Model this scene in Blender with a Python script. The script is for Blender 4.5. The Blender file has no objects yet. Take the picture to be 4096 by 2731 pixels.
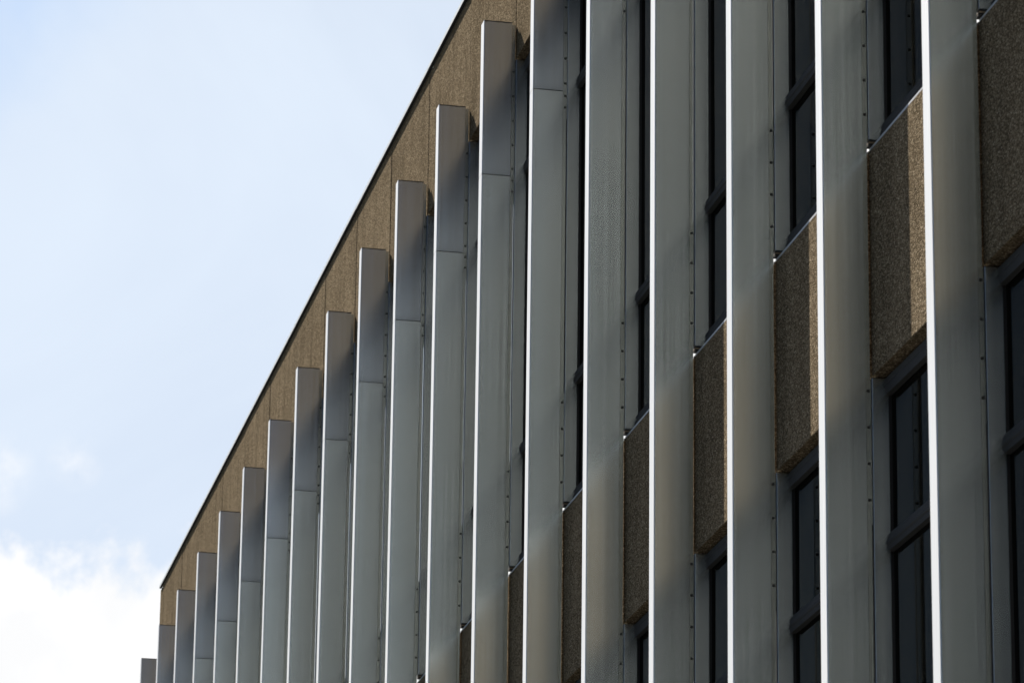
import bpy, bmesh, math, random
from mathutils import Vector, Matrix, noise as mnoise

random.seed(7)
sc = bpy.context.scene
col = sc.collection

# ---------------------------------------------------------------- units
S = 1.40                      # one facade bay in metres
ZTOP = 10.4427                # height of the fin tops above the ground

# ---------------------------------------------------------------- camera
PITCH, ROLL, YAW = 0.30185, 0.01337, 0.19848
f = Vector((-math.cos(PITCH) * math.cos(YAW), math.cos(PITCH) * math.sin(YAW), math.sin(PITCH)))
r = f.cross(Vector((0, 0, 1))).normalized()
u = r.cross(f)
r2 = math.cos(ROLL) * r + math.sin(ROLL) * u
u2 = -math.sin(ROLL) * r + math.cos(ROLL) * u
cam_data = bpy.data.cameras.new("camera")
cam = bpy.data.objects.new("camera", cam_data)
col.objects.link(cam)
M = Matrix.Identity(4)
for i, v in enumerate((r2, u2, -f)):
    M[0][i], M[1][i], M[2][i] = v
M[0][3], M[1][3], M[2][3] = 15.36634 * S, -2.95704 * S, ZTOP - 6.24476 * S
cam.matrix_world = M
cam_data.sensor_width = 36.0
cam_data.lens = 36.0 * 16444.0 / 4096.0
cam_data.clip_start = 0.1
cam_data.clip_end = 3000.0
cam_data.dof.use_dof = True
cam_data.dof.focus_distance = 21.0
cam_data.dof.aperture_fstop = 11.0
sc.camera = cam

# ---------------------------------------------------------------- light
SUN = Vector((-2.5, -1.0, 2.57)).normalized()      # towards the sun
EL = math.asin(SUN.z)
ROT = math.atan2(SUN.x, SUN.y)
sun_data = bpy.data.lights.new("sun", 'SUN')
sun_data.energy = 5.0
sun_data.angle = math.radians(0.53)
sun_data.color = (1.0, 0.955, 0.89)
sun = bpy.data.objects.new("sun", sun_data)
sun.rotation_euler = SUN.to_track_quat('Z', 'Y').to_euler()
sun.location = (-60, -30, 60)
col.objects.link(sun)

sc.view_settings.view_transform = 'Standard'
sc.view_settings.look = 'None'
sc.view_settings.exposure = 1.12
sc.view_settings.gamma = 1.0
sc.view_settings.use_curve_mapping = False
sc.cycles.use_denoising = True
sc.cycles.max_bounces = 10
sc.cycles.glossy_bounces = 6


class NT:
    """small helper around a node tree"""
    def __init__(self, nt):
        self.nt = nt
        self.nt.nodes.clear()

    def n(self, typ, **kw):
        nd = self.nt.nodes.new(typ)
        for k, v in kw.items():
            if k.startswith('i_'):
                key = k[2:]
                key = int(key) if key.isdigit() else key.replace('_', ' ')
                nd.inputs[key].default_value = v
            else:
                setattr(nd, k, v)
        return nd

    def l(self, a, b):
        self.nt.links.new(a, b)

    def math(self, op, a, b=None, clamp=False):
        nd = self.n('ShaderNodeMath', operation=op, use_clamp=clamp)
        for i, v in enumerate((a, b)):
            if v is None:
                continue
            if hasattr(v, 'is_linked') or hasattr(v, 'links'):
                self.l(v, nd.inputs[i])
            else:
                nd.inputs[i].default_value = v
        return nd.outputs[0]

    def ramp(self, fac, pts, interp='LINEAR'):
        nd = self.n('ShaderNodeValToRGB')
        cr = nd.color_ramp
        cr.interpolation = interp
        while len(cr.elements) < len(pts):
            cr.elements.new(0.5)
        for e, (p, c) in zip(cr.elements, pts):
            e.position = p
            e.color = (c, c, c, 1) if isinstance(c, (int, float)) else (*c, 1)
        self.l(fac, nd.inputs[0])
        return nd.outputs[0]

    def mix(self, fac, a, b, blend='MIX'):
        nd = self.n('ShaderNodeMix', data_type='RGBA', blend_type=blend)
        for sock, v in ((nd.inputs[0], fac), (nd.inputs[6], a), (nd.inputs[7], b)):
            if hasattr(v, 'links'):
                self.l(v, sock)
            elif isinstance(v, (int, float)):
                sock.default_value = v
            else:
                sock.default_value = (*v, 1)
        return nd.outputs[2]


# ---------------------------------------------------------------- sky
w = bpy.data.worlds.new("World")
sc.world = w
w.use_nodes = True
W = NT(w.node_tree)
sky = W.n('ShaderNodeTexSky', sky_type='NISHITA', sun_disc=False, sun_elevation=EL,
          sun_rotation=ROT % (2 * math.pi), air_density=0.55, dust_density=0.5, ozone_density=1.0, altitude=50)
bg_sky = W.n('ShaderNodeBackground', i_Strength=0.05)
W.l(sky.outputs[0], bg_sky.inputs[0])
tc = W.n('ShaderNodeTexCoord')
sep = W.n('ShaderNodeSeparateXYZ')
W.l(tc.outputs['Generated'], sep.inputs[0])
# thin high veil of cloud, with one clearer patch of blue
nv = W.n('ShaderNodeTexNoise', i_Scale=7.0, i_Detail=5.0, i_Roughness=0.55, i_Distortion=0.6)
W.l(tc.outputs['Generated'], nv.inputs['Vector'])
veil = W.ramp(nv.outputs[0], [(0.28, 0.68), (0.64, 0.86)])
_he, _ha = math.radians(27.5), math.radians(-3.5)
hole_dir = Vector((-math.cos(_he) * math.cos(_ha), math.cos(_he) * math.sin(_ha), math.sin(_he)))
dist = W.n('ShaderNodeVectorMath', operation='DISTANCE')
W.l(tc.outputs['Generated'], dist.inputs[0])
dist.inputs[1].default_value = hole_dir
nh = W.n('ShaderNodeTexNoise', i_Scale=9.0, i_Detail=6.0, i_Roughness=0.55)
W.l(tc.outputs['Generated'], nh.inputs['Vector'])
hd = W.math('ADD', dist.outputs['Value'], W.math('MULTIPLY', W.math('SUBTRACT', nh.outputs[0], 0.5), 0.10))
hole = W.ramp(hd, [(0.105, 0.0), (0.190, 1.0)], 'EASE')
veil = W.math('MAXIMUM', veil, W.math('SUBTRACT', 0.92, hole))
# the thin bright cloud lies over one part of the sky, beyond the far end of the building
dot = W.n('ShaderNodeVectorMath', operation='DOT_PRODUCT')
W.l(tc.outputs['Generated'], dot.inputs[0])
_a, _e = math.radians(11.0), math.radians(14.0)
dot.inputs[1].default_value = (-math.cos(_e) * math.cos(_a), math.cos(_e) * math.sin(_a), math.sin(_e))
near_sun = W.ramp(dot.outputs['Value'], [(0.74, 0.0), (0.955, 1.0)], 'EASE')
veil = W.math('MULTIPLY', veil, near_sun)
# cumulus bank low over the horizon
nb = W.n('ShaderNodeTexNoise', i_Scale=26.0, i_Detail=7.0, i_Roughness=0.58, i_Distortion=0.25)
mp = W.n('ShaderNodeMapping')
mp.inputs['Location'].default_value = (0.31, 0.17, 0.05)
W.l(tc.outputs['Generated'], mp.inputs[0])
W.l(mp.outputs[0], nb.inputs['Vector'])
nd2 = W.n('ShaderNodeTexNoise', i_Scale=70.0, i_Detail=6.0, i_Roughness=0.6)
W.l(tc.outputs['Generated'], nd2.inputs['Vector'])
h = W.math('SUBTRACT', math.sin(math.radians(14.45)), sep.outputs[2])
h = W.math('MULTIPLY', h, 55.0)
h = W.math('ADD', h, W.math('MULTIPLY', W.math('SUBTRACT', nb.outputs[0], 0.5), 3.4))
h = W.math('ADD', h, W.math('MULTIPLY', W.math('SUBTRACT', nd2.outputs[0], 0.5), 1.0))
bank = W.math('MULTIPLY', W.ramp(h, [(0.0, 0.0), (0.55, 1.0)], 'EASE'), near_sun)
# two loose wisps above the bank
for (ea, aa, rad) in ((15.25, 3.9, 0.013), (15.45, 5.1, 0.007)):
    ea, aa = math.radians(ea), math.radians(aa)
    dw = W.n('ShaderNodeVectorMath', operation='DISTANCE')
    W.l(tc.outputs['Generated'], dw.inputs[0])
    dw.inputs[1].default_value = (-math.cos(ea) * math.cos(aa), math.cos(ea) * math.sin(aa), math.sin(ea))
    fall = W.ramp(dw.outputs['Value'], [(0.0, 1.0), (rad, 0.0)], 'EASE')
    ws = W.math('MULTIPLY', fall, W.ramp(nd2.outputs[0], [(0.46, 0.0), (0.70, 0.75)]))
    bank = W.math('MAXIMUM', bank, ws)
bg_veil = W.n('ShaderNodeBackground', i_Strength=0.485)
W.l(W.mix(hole, (0.42, 0.64, 1.0), (0.80, 0.89, 1.0)), bg_veil.inputs[0])
bg_cum = W.n('ShaderNodeBackground', i_Strength=0.49)
nsh = W.n('ShaderNodeTexNoise', i_Scale=34.0, i_Detail=4.0, i_Roughness=0.5)
W.l(mp.outputs[0], nsh.inputs['Vector'])
W.l(W.ramp(nsh.outputs[0], [(0.36, (0.92, 0.925, 0.935)), (0.56, (1.0, 0.995, 0.99))]), bg_cum.inputs[0])
m1 = W.n('ShaderNodeMixShader')
m2 = W.n('ShaderNodeMixShader')
W.l(veil, m1.inputs[0]); W.l(bg_sky.outputs[0], m1.inputs[1]); W.l(bg_veil.outputs[0], m1.inputs[2])
W.l(bank, m2.inputs[0]); W.l(m1.outputs[0], m2.inputs[1]); W.l(bg_cum.outputs[0], m2.inputs[2])
out = W.n('ShaderNodeOutputWorld')
W.l(m2.outputs[0], out.inputs[0])


# ---------------------------------------------------------------- materials
def newmat(name):
    m = bpy.data.materials.new(name)
    m.use_nodes = True
    N = NT(m.node_tree)
    b = N.n('ShaderNodeBsdfPrincipled')
    o = N.n('ShaderNodeOutputMaterial')
    N.l(b.outputs[0], o.inputs[0])
    return m, N, b


def aluminium(name, base, metallic, rough, streak=0.06, dirt=0.5, spec=0.5, stain_z=None):
    m, N, b = newmat(name)
    b.inputs['Specular IOR Level'].default_value = spec
    tcn = N.n('ShaderNodeTexCoord')
    oi = N.n('ShaderNodeObjectInfo')
    off = N.n('ShaderNodeVectorMath', operation='ADD')
    N.l(tcn.outputs['Object'], off.inputs[0])
    sc3 = N.n('ShaderNodeVectorMath', operation='SCALE')
    cmb = N.n('ShaderNodeCombineXYZ')
    for i in range(3):
        N.l(oi.outputs['Random'], cmb.inputs[i])
    N.l(cmb.outputs[0], sc3.inputs[0])
    sc3.inputs['Scale'].default_value = 37.0
    N.l(sc3.outputs[0], off.inputs[1])
    m1 = N.n('ShaderNodeMapping')
    m1.inputs['Scale'].default_value = (60, 60, 0.30)      # rolled streaks along the length
    N.l(off.outputs[0], m1.inputs[0])
    n1 = N.n('ShaderNodeTexNoise', i_Scale=1.0, i_Detail=4.0, i_Roughness=0.65)
    N.l(m1.outputs[0], n1.inputs['Vector'])
    m2_ = N.n('ShaderNodeMapping')
    m2_.inputs['Scale'].default_value = (22, 22, 0.9)         # rain runs
    N.l(off.outputs[0], m2_.inputs[0])
    n2 = N.n('ShaderNodeTexNoise', i_Scale=1.0, i_Detail=5.0, i_Roughness=0.6, i_Distortion=0.4)
    N.l(m2_.outputs[0], n2.inputs['Vector'])
    n3 = N.n('ShaderNodeTexNoise', i_Scale=2.3, i_Detail=6.0, i_Roughness=0.6)
    N.l(off.outputs[0], n3.inputs['Vector'])
    v = N.math('ADD', 1.0 - streak, N.math('MULTIPLY', n1.outputs[0], 2 * streak))
    runs = N.ramp(n2.outputs[0], [(0.54, 0.0), (0.74, 1.0)])
    v = N.math('SUBTRACT', v, N.math('MULTIPLY', runs, 0.13 * dirt))
    v = N.math('ADD', v, N.math('MULTIPLY', N.math('SUBTRACT', n3.outputs[0], 0.5), 0.10))
    v = N.math('ADD', v, N.math('MULTIPLY', N.math('SUBTRACT', oi.outputs['Random'], 0.5), 0.06))
    # small specks of grime
    vo = N.n('ShaderNodeTexVoronoi', i_Scale=5.0, i_Randomness=1.0)
    N.l(off.outputs[0], vo.inputs['Vector'])
    speck = N.ramp(vo.outputs['Distance'], [(0.012, 1.0), (0.022, 0.0)])
    v = N.math('SUBTRACT', v, N.math('MULTIPLY', speck, 0.35 * dirt))
    if stain_z is not None:                                    # grime that collects along the joint
        sz = N.n('ShaderNodeSeparateXYZ')
        N.l(tcn.outputs['Object'], sz.inputs[0])
        hgt = N.math('SUBTRACT', sz.outputs[2], stain_z)
        hgt = N.math('ADD', hgt, N.math('MULTIPLY', N.math('SUBTRACT', n2.outputs[0], 0.5), 0.05))
        v = N.math('SUBTRACT', v, N.ramp(hgt, [(0.0, 0.20), (0.045, 0.0)]))
    colr = N.mix(1.0, base, v, 'MULTIPLY')
    N.l(colr, b.inputs['Base Color'])
    b.inputs['Metallic'].default_value = metallic
    rg = N.math('ADD', rough - 0.06, N.math('MULTIPLY', n1.outputs[0], 0.12))
    rg = N.math('ADD', rg, N.math('MULTIPLY', runs, 0.015))
    N.l(rg, b.inputs['Roughness'])
    bp = N.n('ShaderNodeBump', i_Strength=0.05, i_Distance=0.0006)
    N.l(n1.outputs[0], bp.inputs['Height'])
    N.l(bp.outputs[0], b.inputs['Normal'])
    return m


def plain(name, base, rough, metallic=0.0, vary=0.25, scale=40.0):
    m, N, b = newmat(name)
    tcn = N.n('ShaderNodeTexCoord')
    n1 = N.n('ShaderNodeTexNoise', i_Scale=scale, i_Detail=5.0, i_Roughness=0.6)
    N.l(tcn.outputs['Object'], n1.inputs['Vector'])
    v = N.math('ADD', 1.0 - vary, N.math('MULTIPLY', n1.outputs[0], 2 * vary))
    N.l(N.mix(1.0, base, v, 'MULTIPLY'), b.inputs['Base Color'])
    b.inputs['Roughness'].default_value = rough
    b.inputs['Metallic'].default_value = metallic
    return m


def aggregate(name, tint):
    """exposed pebble aggregate precast concrete"""
    m, N, b = newmat(name)
    geo = N.n('ShaderNodeNewGeometry')
    pos = geo.outputs['Position']
    mpa = N.n('ShaderNodeMapping')
    mpa.inputs['Scale'].default_value = (0.62, 0.8, 1.0)      # flat river pebbles, laid on their sides
    N.l(pos, mpa.inputs[0])
    vo = N.n('ShaderNodeTexVoronoi', feature='F1', i_Scale=180.0, i_Randomness=1.0)
    N.l(mpa.outputs[0], vo.inputs['Vector'])
    vo2 = N.n('ShaderNodeTexVoronoi', feature='F1', i_Scale=290.0, i_Randomness=1.0)
    N.l(pos, vo2.inputs['Vector'])
    sepc = N.n('ShaderNodeSeparateColor')
    N.l(vo.outputs['Color'], sepc.inputs[0])
    stone = N.ramp(sepc.outputs[0], [(0.0, (0.12, 0.096, 0.066)), (0.30, (0.175, 0.138, 0.094)),
                                     (0.62, (0.255, 0.20, 0.137)), (0.86, (0.33, 0.265, 0.185)),
                                     (1.0, (0.48, 0.40, 0.295))])
    gap = N.ramp(vo.outputs['Distance'], [(0.35, 1.0), (0.72, 0.55)])
    c = N.mix(1.0, stone, gap, 'MULTIPLY')
    big = N.n('ShaderNodeTexNoise', i_Scale=1.7, i_Detail=6.0, i_Roughness=0.65)
    N.l(pos, big.inputs['Vector'])
    c = N.mix(1.0, c, N.ramp(big.outputs[0], [(0.3, 0.84), (0.7, 1.12)]), 'MULTIPLY')
    # weather runs down the face
    mpg = N.n('ShaderNodeMapping')
    mpg.inputs['Scale'].default_value = (9.0, 9.0, 0.8)
    N.l(pos, mpg.inputs[0])
    rn = N.n('ShaderNodeTexNoise', i_Scale=1.0, i_Detail=5.0, i_Roughness=0.6)
    N.l(mpg.outputs[0], rn.inputs['Vector'])
    c = N.mix(1.0, c, N.ramp(rn.outputs[0], [(0.42, 1.03), (0.70, 0.78)]), 'MULTIPLY')
    c = N.mix(1.0, c, tint, 'MULTIPLY')
    N.l(c, b.inputs['Base Color'])
    b.inputs['Roughness'].default_value = 0.78
    b.inputs['Specular IOR Level'].default_value = 0.0
    hgt = N.math('ADD', N.math('MULTIPLY', N.math('SUBTRACT', 1.0, vo.outputs['Distance']), 1.0),
                 N.math('MULTIPLY', vo2.outputs['Distance'], -0.35))
    bp = N.n('ShaderNodeBump', i_Strength=0.60, i_Distance=0.0040)
    N.l(hgt, bp.inputs['Height'])
    N.l(bp.outputs[0], b.inputs['Normal'])
    return m


JOINT_Z = -0.666 * S
M_FIN = aluminium("fin_aluminium", (0.690, 0.735, 0.735), 0.96, 0.225, streak=0.16)
M_SUNLIT = aluminium("sunlit_aluminium", (0.70, 0.70, 0.68), 0.15, 0.45, streak=0.02, dirt=0.2)  # pale copy of the fin metal, sun brightness put into its colour
M_FIN_UP = aluminium("fin_aluminium_upper", (0.585, 0.628, 0.670), 0.96, 0.22, streak=0.16, stain_z=JOINT_Z)
M_STRIP = aluminium("strip_aluminium", (0.53, 0.55, 0.51), 0.92, 0.26, streak=0.07, dirt=1.0)
M_MULL = aluminium("mullion_aluminium", (0.64, 0.675, 0.67), 0.95, 0.235, streak=0.08, dirt=0.9)
M_FRAME = aluminium("window_frame_aluminium", (0.066, 0.066, 0.066), 0.0, 0.70, streak=0.05, spec=0.0)
M_FLASH = aluminium("flashing_aluminium", (0.42, 0.42, 0.42), 0.3, 0.45, streak=0.05)
M_COPING = aluminium("coping_aluminium", (0.56, 0.57, 0.55), 0.35, 0.45)
M_STEEL = plain("screw_steel", (0.045, 0.043, 0.04), 0.6, 0.2)
M_RUBBER_SHADE = plain("black_rubber_shade", (0.008, 0.008, 0.008), 0.8)  # rubber seals, plus black put in for shade at coping, slits and joints
M_BRONZE = plain("bronze_seal", (0.16, 0.115, 0.065), 0.55, 0.3)
M_SEAL = plain("dirty_sealant", (0.075, 0.065, 0.052), 0.9)
M_STONE = aggregate("exposed_aggregate", (0.90, 0.87, 0.81))
M_CORE = plain("dark_core", (0.02, 0.02, 0.02), 0.9)
M_ROOF = plain("roof_felt", (0.09, 0.09, 0.085), 0.9)
M_WALL = plain("ground_floor_render", (0.24, 0.22, 0.20), 0.85)
M_GLASS, _N, _b = newmat("window_glass")
_b.inputs['Base Color'].default_value = (0.008, 0.0076, 0.0065, 1)
_b.inputs['Specular IOR Level'].default_value = 0.0
_g = _N.n('ShaderNodeBsdfGlossy', i_Color=(0.29, 0.265, 0.225, 1), i_Roughness=0.02)   # bronze tinted pane
_f = _N.n('ShaderNodeFresnel', i_IOR=1.45)
_m = _N.n('ShaderNodeMixShader')
_N.l(_f.outputs[0], _m.inputs[0]); _N.l(_b.outputs[0], _m.inputs[1]); _N.l(_g.outputs[0], _m.inputs[2])
_N.l(_m.outputs[0], [n for n in _N.nt.nodes if n.type == 'OUTPUT_MATERIAL'][0].inputs[0])
_tc = _N.n('ShaderNodeTexCoord')
_ns = _N.n('ShaderNodeTexNoise', i_Scale=1.6, i_Detail=2.0)
_N.l(_tc.outputs['Object'], _ns.inputs['Vector'])
_bp = _N.n('ShaderNodeBump', i_Strength=0.10, i_Distance=0.01)
_N.l(_ns.outputs[0], _bp.inputs['Height'])
_N.l(_bp.outputs[0], _g.inputs['Normal'])


def ground_mat():
    m, N, b = newmat("paving_concrete")
    geo = N.n('ShaderNodeNewGeometry')
    n1 = N.n('ShaderNodeTexNoise', i_Scale=0.6, i_Detail=8.0, i_Roughness=0.65)
    N.l(geo.outputs['Position'], n1.inputs['Vector'])
    br = N.n('ShaderNodeTexBrick', i_Scale=1.0, i_Mortar_Size=0.012)
    br.inputs['Color1'].default_value = (0.060, 0.058, 0.055, 1)
    br.inputs['Color2'].default_value = (0.050, 0.049, 0.047, 1)
    br.inputs['Mortar'].default_value = (0.03, 0.03, 0.029, 1)
    N.l(geo.outputs['Position'], br.inputs['Vector'])
    c = N.mix(1.0, br.outputs[0], N.ramp(n1.outputs[0], [(0.3, 0.7), (0.7, 1.1)]), 'MULTIPLY')
    N.l(c, b.inputs['Base Color'])
    b.inputs['Roughness'].default_value = 0.85
    return m


M_PAVE = ground_mat()
M_GRASS = plain("ground_grass", (0.05, 0.075, 0.03), 0.95, 0, 0.4, 3.0)


# ---------------------------------------------------------------- mesh helpers
def V(x, y, z):
    return (x * S, y * S, z * S)


def box(bm, x0, x1, y0, y1, z0, z1, mat=0, bevel=0.0):
    """axis-aligned box, corners in bay units"""
    b2 = bmesh.new()
    bmesh.ops.create_cube(b2, size=1.0)
    for v in b2.verts:
        v.co = Vector(((x0 + x1) / 2 + v.co.x * (x1 - x0), (y0 + y1) / 2 + v.co.y * (y1 - y0),
                       (z0 + z1) / 2 + v.co.z * (z1 - z0))) * S
    if bevel > 0:
        bmesh.ops.bevel(b2, geom=list(b2.edges), offset=bevel, segments=2, affect='EDGES', profile=0.5)
    for fc in b2.faces:
        fc.material_index = mat
    merge(bm, b2)


def merge(bm, b2):
    tmp = bpy.data.meshes.new("tmp")
    b2.to_mesh(tmp)
    b2.free()
    bm.from_mesh(tmp)
    bpy.data.meshes.remove(tmp)


def prism_x(bm, prof, x0, x1, mat=0):
    """extrude a (y, z) profile along x"""
    a = [bm.verts.new(V(x0, y, z)) for y, z in prof]
    b = [bm.verts.new(V(x1, y, z)) for y, z in prof]
    n = len(prof)
    fs = [bm.faces.new(a), bm.faces.new(list(reversed(b)))]
    for i in range(n):
        j = (i + 1) % n
        fs.append(bm.faces.new((a[j], a[i], b[i], b[j])))
    for fc in fs:
        fc.material_index = mat
    bmesh.ops.recalc_face_normals(bm, faces=fs)


def screw(bm, x, y, z, rad, mat):
    """pan-head screw on a face looking towards +x, with a washer ring and a sunk drive"""
    n = 14
    rings = [(rad * 1.25, 0.0), (rad * 1.25, 0.0012), (rad * 0.92, 0.0022), (rad * 0.50, 0.0030),
             (rad * 0.30, 0.0012)]
    prev = None
    for rr, h_ in rings:
        cur = [bm.verts.new(Vector(V(x, y, z)) + Vector((h_ * 1.6, rr * math.cos(2 * math.pi * i / n),
                                                         rr * math.sin(2 * math.pi * i / n)))) for i in range(n)]
        if prev:
            for i in range(n):
                fc = bm.faces.new((prev[i], prev[(i + 1) % n], cur[(i + 1) % n], cur[i]))
                fc.material_index = mat
        prev = cur
    fc = bm.faces.new(prev)
    fc.material_index = mat


def mesh(name, bm, mats):
    me = bpy.data.meshes.new(name)
    bm.to_mesh(me)
    bm.free()
    for m in (mats if isinstance(mats, (list, tuple)) else [mats]):
        me.materials.append(m)
    return me


def link(name, me, parent=None, loc=(0, 0, 0)):
    o = bpy.data.objects.new(name, me)
    o.location = loc
    if parent:
        o.parent = parent
    col.objects.link(o)
    return o


def copy_part(o, parent, loc, swap=None):
    """copy of a part with copies of its sub-parts (mesh data shared)"""
    c = o.copy()
    c.parent = parent
    c.location = loc
    col.objects.link(c)
    for ch in kids[o.name]:
        d = ch.copy()
        d.parent = c
        col.objects.link(d)
        if swap and d.name.split('.')[0] in swap:
            d.data = swap[d.name.split('.')[0]]
    return c


kids = {}

# ---------------------------------------------------------------- setting: ground and paving
bm = bmesh.new()
bmesh.ops.create_grid(bm, x_segments=8, y_segments=8, size=1500)
g = link("ground", mesh("ground", bm, M_GRASS))
g["kind"] = "structure"
bm = bmesh.new()
for v in ((-80, -40), (80, -40), (80, 40), (-80, 40)):
    bm.verts.new((v[0], v[1], 0.004))
bm.faces.new(list(bm.verts))
p = link("pavement", mesh("pavement", bm, M_PAVE))
p["kind"] = "structure"

# ---------------------------------------------------------------- the building
bld = bpy.data.objects.new("office_building", None)
bld.location = (0, 0, 0)
bld.empty_display_size = 1.0
col.objects.link(bld)
bld["label"] = "brown pebble concrete office building with a row of tall silver fins between dark windows"
bld["category"] = "building"
OZ = ZTOP

K0, K1 = -8, 12                   # fin indices: x = -k bays
FLOOR = 2.8214
ZG = -OZ / S                      # ground in bay units
# levels (bay units below the fin tops)
PAR_B, PAR_T = -0.149, 0.5403
SP_T, SP_B = -2.3164, -2.9704
YP = 0.1407                       # face of the precast panels
YG = 0.196                        # glass
JX = -0.034                       # panel joint, measured from the fin side


# --- one fin: body > upper_section, mounting_strip, sealant
JOINT = -0.666
FIN_B = -5.90


def fin_section(z0, z1):
    b_ = bmesh.new()
    box(b_, -0.060, 0.0, 0.0016, 0.1178, z0, z1, 0, 0.0016)
    return b_


def nose_section(z0, z1):
    b_ = bmesh.new()
    box(b_, -0.0600, 0.0, -0.0004, 0.0014, z0, z1, 0, 0.0008)
    return b_


bm = fin_section(FIN_B, JOINT - 0.0007)
me_fin = mesh("fin", bm, M_FIN)
bm = fin_section(JOINT + 0.0007, 0.0)
me_up = mesh("upper_section", bm, M_FIN_UP)

bm = nose_section(FIN_B, JOINT - 0.0012)
n2_ = nose_section(JOINT + 0.0012, 0.0)
merge(bm, n2_)
me_nose = mesh("sunlit_nose", bm, M_SUNLIT)  # separate front face that carries the painted sunlit tone

bm = bmesh.new()
xs0, xs1 = -0.042, -0.018
box(bm, xs0, xs1, 0.1170, 0.1345, FIN_B, JOINT - 0.0022, 0, 0.0010)
box(bm, xs0, xs1, 0.1170, 0.1345, JOINT + 0.0006, -0.004, 0, 0.0010)
box(bm, -0.050, -0.010, 0.004, 0.1165, JOINT - 0.004, JOINT + 0.004, 2)      # black spine added to darken the joint
# steel clips that hold the strip off the wall, with screws
def clip(z0, z1):
    box(bm, -0.036, -0.0245, 0.1345, 0.1384, z0, z1, 0)
    box(bm, xs1 - 0.004, xs1 + 0.0004, 0.1346, 0.1368, z0, z1, 0)
clip(-0.773, -0.155)
clip(-2.28, -1.861)
clip(-3.390, -2.985)
clip(-5.10, -4.682)
zs = [-0.209, -0.3154, -0.4213, -0.5258, -0.628, -0.679, -0.7255]
for fl in (0, 1):
    zs += [-1.897 - 0.1028 * i - FLOOR * fl for i in range(4)]
    zs += [-3.0125 - 0.1028 * i - FLOOR * fl for i in range(4)]
for z in zs:
    if z > FIN_B + 0.05:
        screw(bm, xs1, 0.1290, z, 0.0037 * S, 1)
me_strip = mesh("mounting_strip", bm, [M_STRIP, M_STEEL, M_RUBBER_SHADE])


def sealant_mesh(seed):
    """ragged bead of dirty sealant under the cap of the fin, on the near side and the nose"""
    rnd = random.Random(seed)
    b_ = bmesh.new()
    n = 26
    x = 0.0006
    top, low = [], []
    for i in range(n + 1):
        y = 0.0012 + (0.1166 - 0.0012) * i / n
        d = 0.0032 + 0.0045 * max(0.0, mnoise.noise(Vector((y * 60, seed * 3.1, 0)))) + 0.0016 * rnd.random()
        top.append(b_.verts.new(V(x, y, 0.0)))
        low.append(b_.verts.new(V(x, y, -d)))
    for i in range(n):
        b_.faces.new((low[i], low[i + 1], top[i + 1], top[i]))
    ret = bmesh.ops.extrude_face_region(b_, geom=list(b_.faces))
    for v in [e for e in ret['geom'] if isinstance(e, bmesh.types.BMVert)]:
        v.co.x -= 0.0030 * S
    bmesh.ops.recalc_face_normals(b_, faces=list(b_.faces))
    # cap plate, sunk a little into the tube
    box(b_, -0.0585, -0.0030, 0.0015, 0.1165, -0.0015, 0.0012, 0)
    return mesh("sealant", b_, M_SEAL)


seals = [sealant_mesh(i) for i in range(6)]

fin0 = link("fin", me_fin, bld, (0, 0, OZ))
kids["fin"] = [link("sunlit_nose", me_nose, fin0), link("upper_section", me_up, fin0), link("mounting_strip", me_strip, fin0),
               link("sealant", seals[0], fin0)]

for k in range(K0, K1 + 1):
    if k == 0:
        continue
    rnd = random.Random(k * 13 + 5)
    c = copy_part(fin0, bld, (-k * S + rnd.uniform(-0.003, 0.003), rnd.uniform(-0.0015, 0.0015),
                              OZ + rnd.uniform(-0.004, 0.004)), {"sealant": seals[k % 6]})
    c.rotation_euler = (0, rnd.uniform(-0.0003, 0.0003), rnd.uniform(-0.010, 0.010))


# --- precast panels, one bay each
def panel_mesh(name, z0, z1, x0, x1):
    b_ = bmesh.new()
    box(b_, x0, x1, YP, 0.24, z0, z1, 0, 0.0035)
    return mesh(name, b_, M_STONE)


PX0, PX1 = JX + 0.0062, 1 + JX - 0.0062
me_par = panel_mesh("parapet_panel", PAR_B, PAR_T, PX0, PX1)
me_par_end = panel_mesh("parapet_panel", PAR_B - 6.2, PAR_T, -0.245 + 0.0, JX - 0.0062)
me_spa = panel_mesh("spandrel_panel", SP_B, SP_T, PX0, PX1)
# rebate and drip groove strip under a panel
for k in range(K0, K1 + 1):
    rnd = random.Random(k * 7 + 1)
    dy = rnd.uniform(-0.002, 0.002)
    link("parapet_panel", me_par, bld, (-k * S, dy, OZ))
    for fl in (0, 1):
        if fl == 1 and k > K1 - 2:
            continue
        link("spandrel_panel", me_spa, bld, (-k * S, rnd.uniform(-0.002, 0.002), OZ - fl * FLOOR * S))
link("corner_panel", me_par_end, bld, (-K1 * S, 0, OZ))

# --- coping along the roof edge, two-bay lengths
bm = bmesh.new()
prof = [(0.1247, 0.5420), (0.1247, 0.5595), (0.300, 0.572), (0.300, 0.566), (0.1272, 0.5565), (0.1272, 0.5440),
        (0.1400, 0.5440), (0.1400, 0.5420)]
prism_x(bm, prof, 0.0015, 2 - 0.0015)
prism_x(bm, [(0.1280, 0.5446), (0.1280, 0.5555), (0.139, 0.5560), (0.139, 0.5446)], -0.03, 0.03)
box(bm, 0.0, 2.0, 0.1262, 0.1404, 0.5405, 0.5418, 1)  # black strip painting the shade under the coping
me_cop = mesh("coping", bm, [M_COPING, M_RUBBER_SHADE])
for i in range(-4, 6):
    link("coping", me_cop, bld, ((-2 - 2 * i) * S, 0, OZ + random.Random(i).uniform(-0.0015, 0.0015)))
bm = bmesh.new()
prism_x(bm, prof, -12.205, -12.0015)
box(bm, -12.20, -12.0, 0.1262, 0.1404, 0.5405, 0.5418, 1)  # same painted soffit shade on the end length
link("coping", mesh("coping", bm, [M_COPING, M_RUBBER_SHADE]), bld, (0, 0, OZ))

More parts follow.
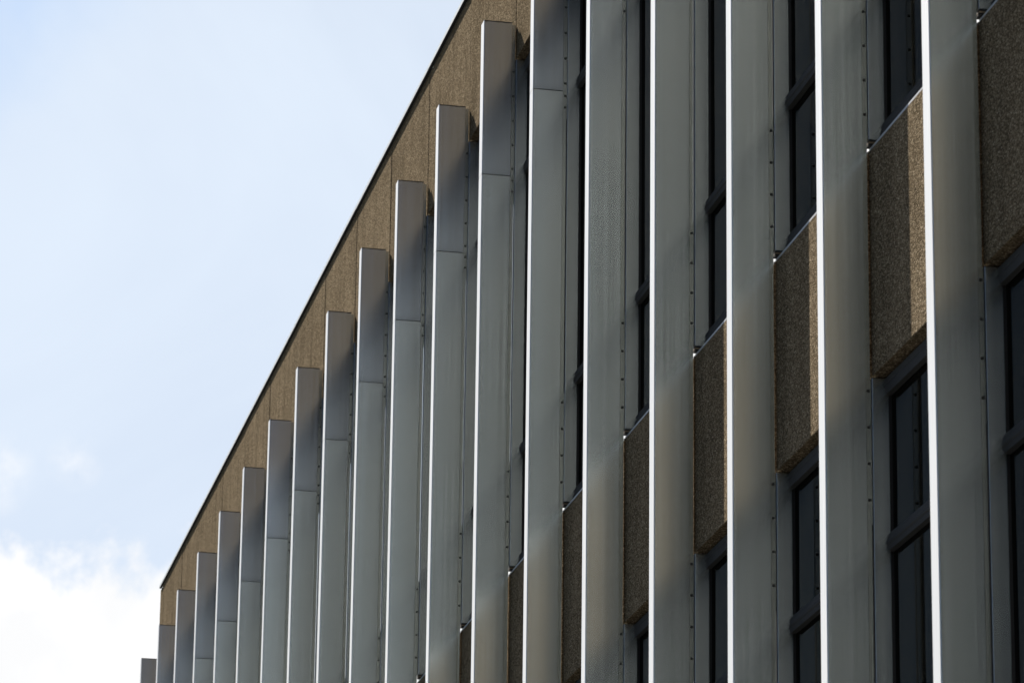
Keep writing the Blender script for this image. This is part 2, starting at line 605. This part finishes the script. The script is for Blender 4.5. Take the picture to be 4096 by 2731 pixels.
# --- mullion covers between the windows, one per fin and storey
bm = bmesh.new()
ZM0, ZM1 = -2.2815, PAR_B - 0.006
box(bm, -0.056, -0.015, 0.1390, 0.1860, ZM0, ZM1, 0, 0.0012)
box(bm, -0.0350, -0.0155, 0.1386, 0.1389, ZM0, ZM1, 1)  # black strip added as painted shade in the slit, near side only
box(bm, -0.054, -0.0165, 0.1405, 0.1850, ZM0 - 0.0060, ZM0 - 0.0015, 1)
box(bm, -0.054, -0.0165, 0.1400, 0.1850, ZM0 - 0.0095, ZM0 - 0.0060, 2)
box(bm, -0.054, -0.0165, 0.1410, 0.1850, ZM0 - 0.0140, ZM0 - 0.0112, 1)
me_mul = mesh("mullion_cover", bm, [M_MULL, M_RUBBER_SHADE, M_BRONZE])
for k in range(K0, K1 + 1):
    for fl in (0, 1):
        link("mullion_cover", me_mul, bld, (-k * S, 0, OZ - fl * FLOOR * S))

# --- one window: head frame > pane, transom (two), sill, gasket
WX0, WX1 = -0.0146, 1 - 0.0564
bm = bmesh.new()
hz = PAR_B
prism_x(bm, [(0.1930, hz - 0.002), (0.1800, hz - 0.002), (0.1800, hz - 0.009), (0.1735, hz - 0.009), (0.1735, hz - 0.026),
             (0.1752, hz - 0.028), (0.1752, hz - 0.033), (0.1735, hz - 0.035), (0.1750, hz - 0.0535),
             (0.1930, hz - 0.0535)], WX0, WX1)
me_win = mesh("window", bm, M_FRAME)

bm = bmesh.new()
for (z0, z1, t) in ((-0.61, hz - 0.045, 0.0006), (-1.79, -0.63, -0.0005), (-2.245, -1.81, 0.0009)):
    b2 = bmesh.new()
    box(b2, -0.03, 1 - 0.03, YG, YG + 0.006, z0, z1)
    for v in b2.verts:
        v.co.y += t * S * (v.co.z / S - (z0 + z1) / 2) * 1.6
    merge(bm, b2)
me_pane = mesh("pane", bm, M_GLASS)

bm = bmesh.new()
tp = [(YG - 0.001, 0), (0.1837, 0), (0.1767, -0.0105), (0.1757, -0.0200), (0.1719, -0.0270), (0.1719, -0.0350),
      (0.1757, -0.0390), (0.1757, -0.0440), (0.1771, -0.0526), (YG - 0.001, -0.0526)]
prism_x(bm, tp, WX0, WX1)
me_tr = mesh("transom", bm, M_FRAME)

bm = bmesh.new()
st = SP_T
sp = [(YG - 0.001, -2.2220), (0.1850, -2.2250), (0.1768, -2.2362), (0.1768, -2.2500), (0.1727, -2.2590), (0.1727, -2.2990),
      (0.1440, -2.3080), (0.1440, -2.3140), (YG - 0.001, -2.3140)]
prism_x(bm, sp, WX0, WX1)
# lower flashing runs the whole bay, under the mullion covers
prism_x(bm, [(0.1727, -2.2985), (0.1440, -2.3078), (0.1440, -2.3138), (0.1900, -2.3138), (0.1900, -2.2985)], PX0 + 0.002, WX0 - 0.0003)
prism_x(bm, [(0.1727, -2.2985), (0.1440, -2.3078), (0.1440, -2.3138), (0.1900, -2.3138), (0.1900, -2.2985)], WX1 + 0.0003, PX1 - 0.002)
me_sill = mesh("sill", bm, M_FRAME)

# added pale plate painting sunlight onto the sill end; last box is the flashing
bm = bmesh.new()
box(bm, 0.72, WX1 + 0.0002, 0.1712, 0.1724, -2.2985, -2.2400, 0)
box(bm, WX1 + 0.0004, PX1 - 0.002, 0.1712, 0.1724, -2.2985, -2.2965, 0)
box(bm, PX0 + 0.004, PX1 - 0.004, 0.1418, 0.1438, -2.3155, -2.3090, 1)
me_plate = mesh("sill_sunlit_plate", bm, [M_SUNLIT, M_FLASH])

bm = bmesh.new()
box(bm, -0.045, -0.020, 0.1862, 0.2060, -2.24, hz - 0.03)
me_gas = mesh("gasket", bm, M_RUBBER_SHADE)

win0 = link("window", me_win, bld, (0, 0, OZ))
kids["window"] = [link("pane", me_pane, win0), link("transom", me_tr, win0, V(0, 0, -0.5895)),
                  link("transom", me_tr, win0, V(0, 0, -1.7716)), link("sill", me_sill, win0), link("sill_sunlit_plate", me_plate, win0),
                  link("gasket", me_gas, win0)]
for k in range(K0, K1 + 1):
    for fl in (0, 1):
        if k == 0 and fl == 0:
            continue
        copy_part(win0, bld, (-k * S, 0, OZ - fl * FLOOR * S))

# --- core of the building behind the facade, the roof and the ground floor wall
bm = bmesh.new()
box(bm, -12.20, 9.95, 0.235, 8.0, ZG + 0.002, 0.40)
link("core_wall", mesh("core_wall", bm, M_CORE), bld, (0, 0, OZ))
bm = bmesh.new()
box(bm, -12.19, 9.95, 0.245, 7.95, 0.403, 0.43)
link("roof", mesh("roof", bm, M_ROOF), bld, (0, 0, OZ))
bm = bmesh.new()
box(bm, -12.245, 9.96, 0.16, 0.233, ZG + 0.002, SP_B - FLOOR - 0.01)
link("ground_floor_wall", mesh("ground_floor_wall", bm, M_WALL), bld, (0, 0, OZ))
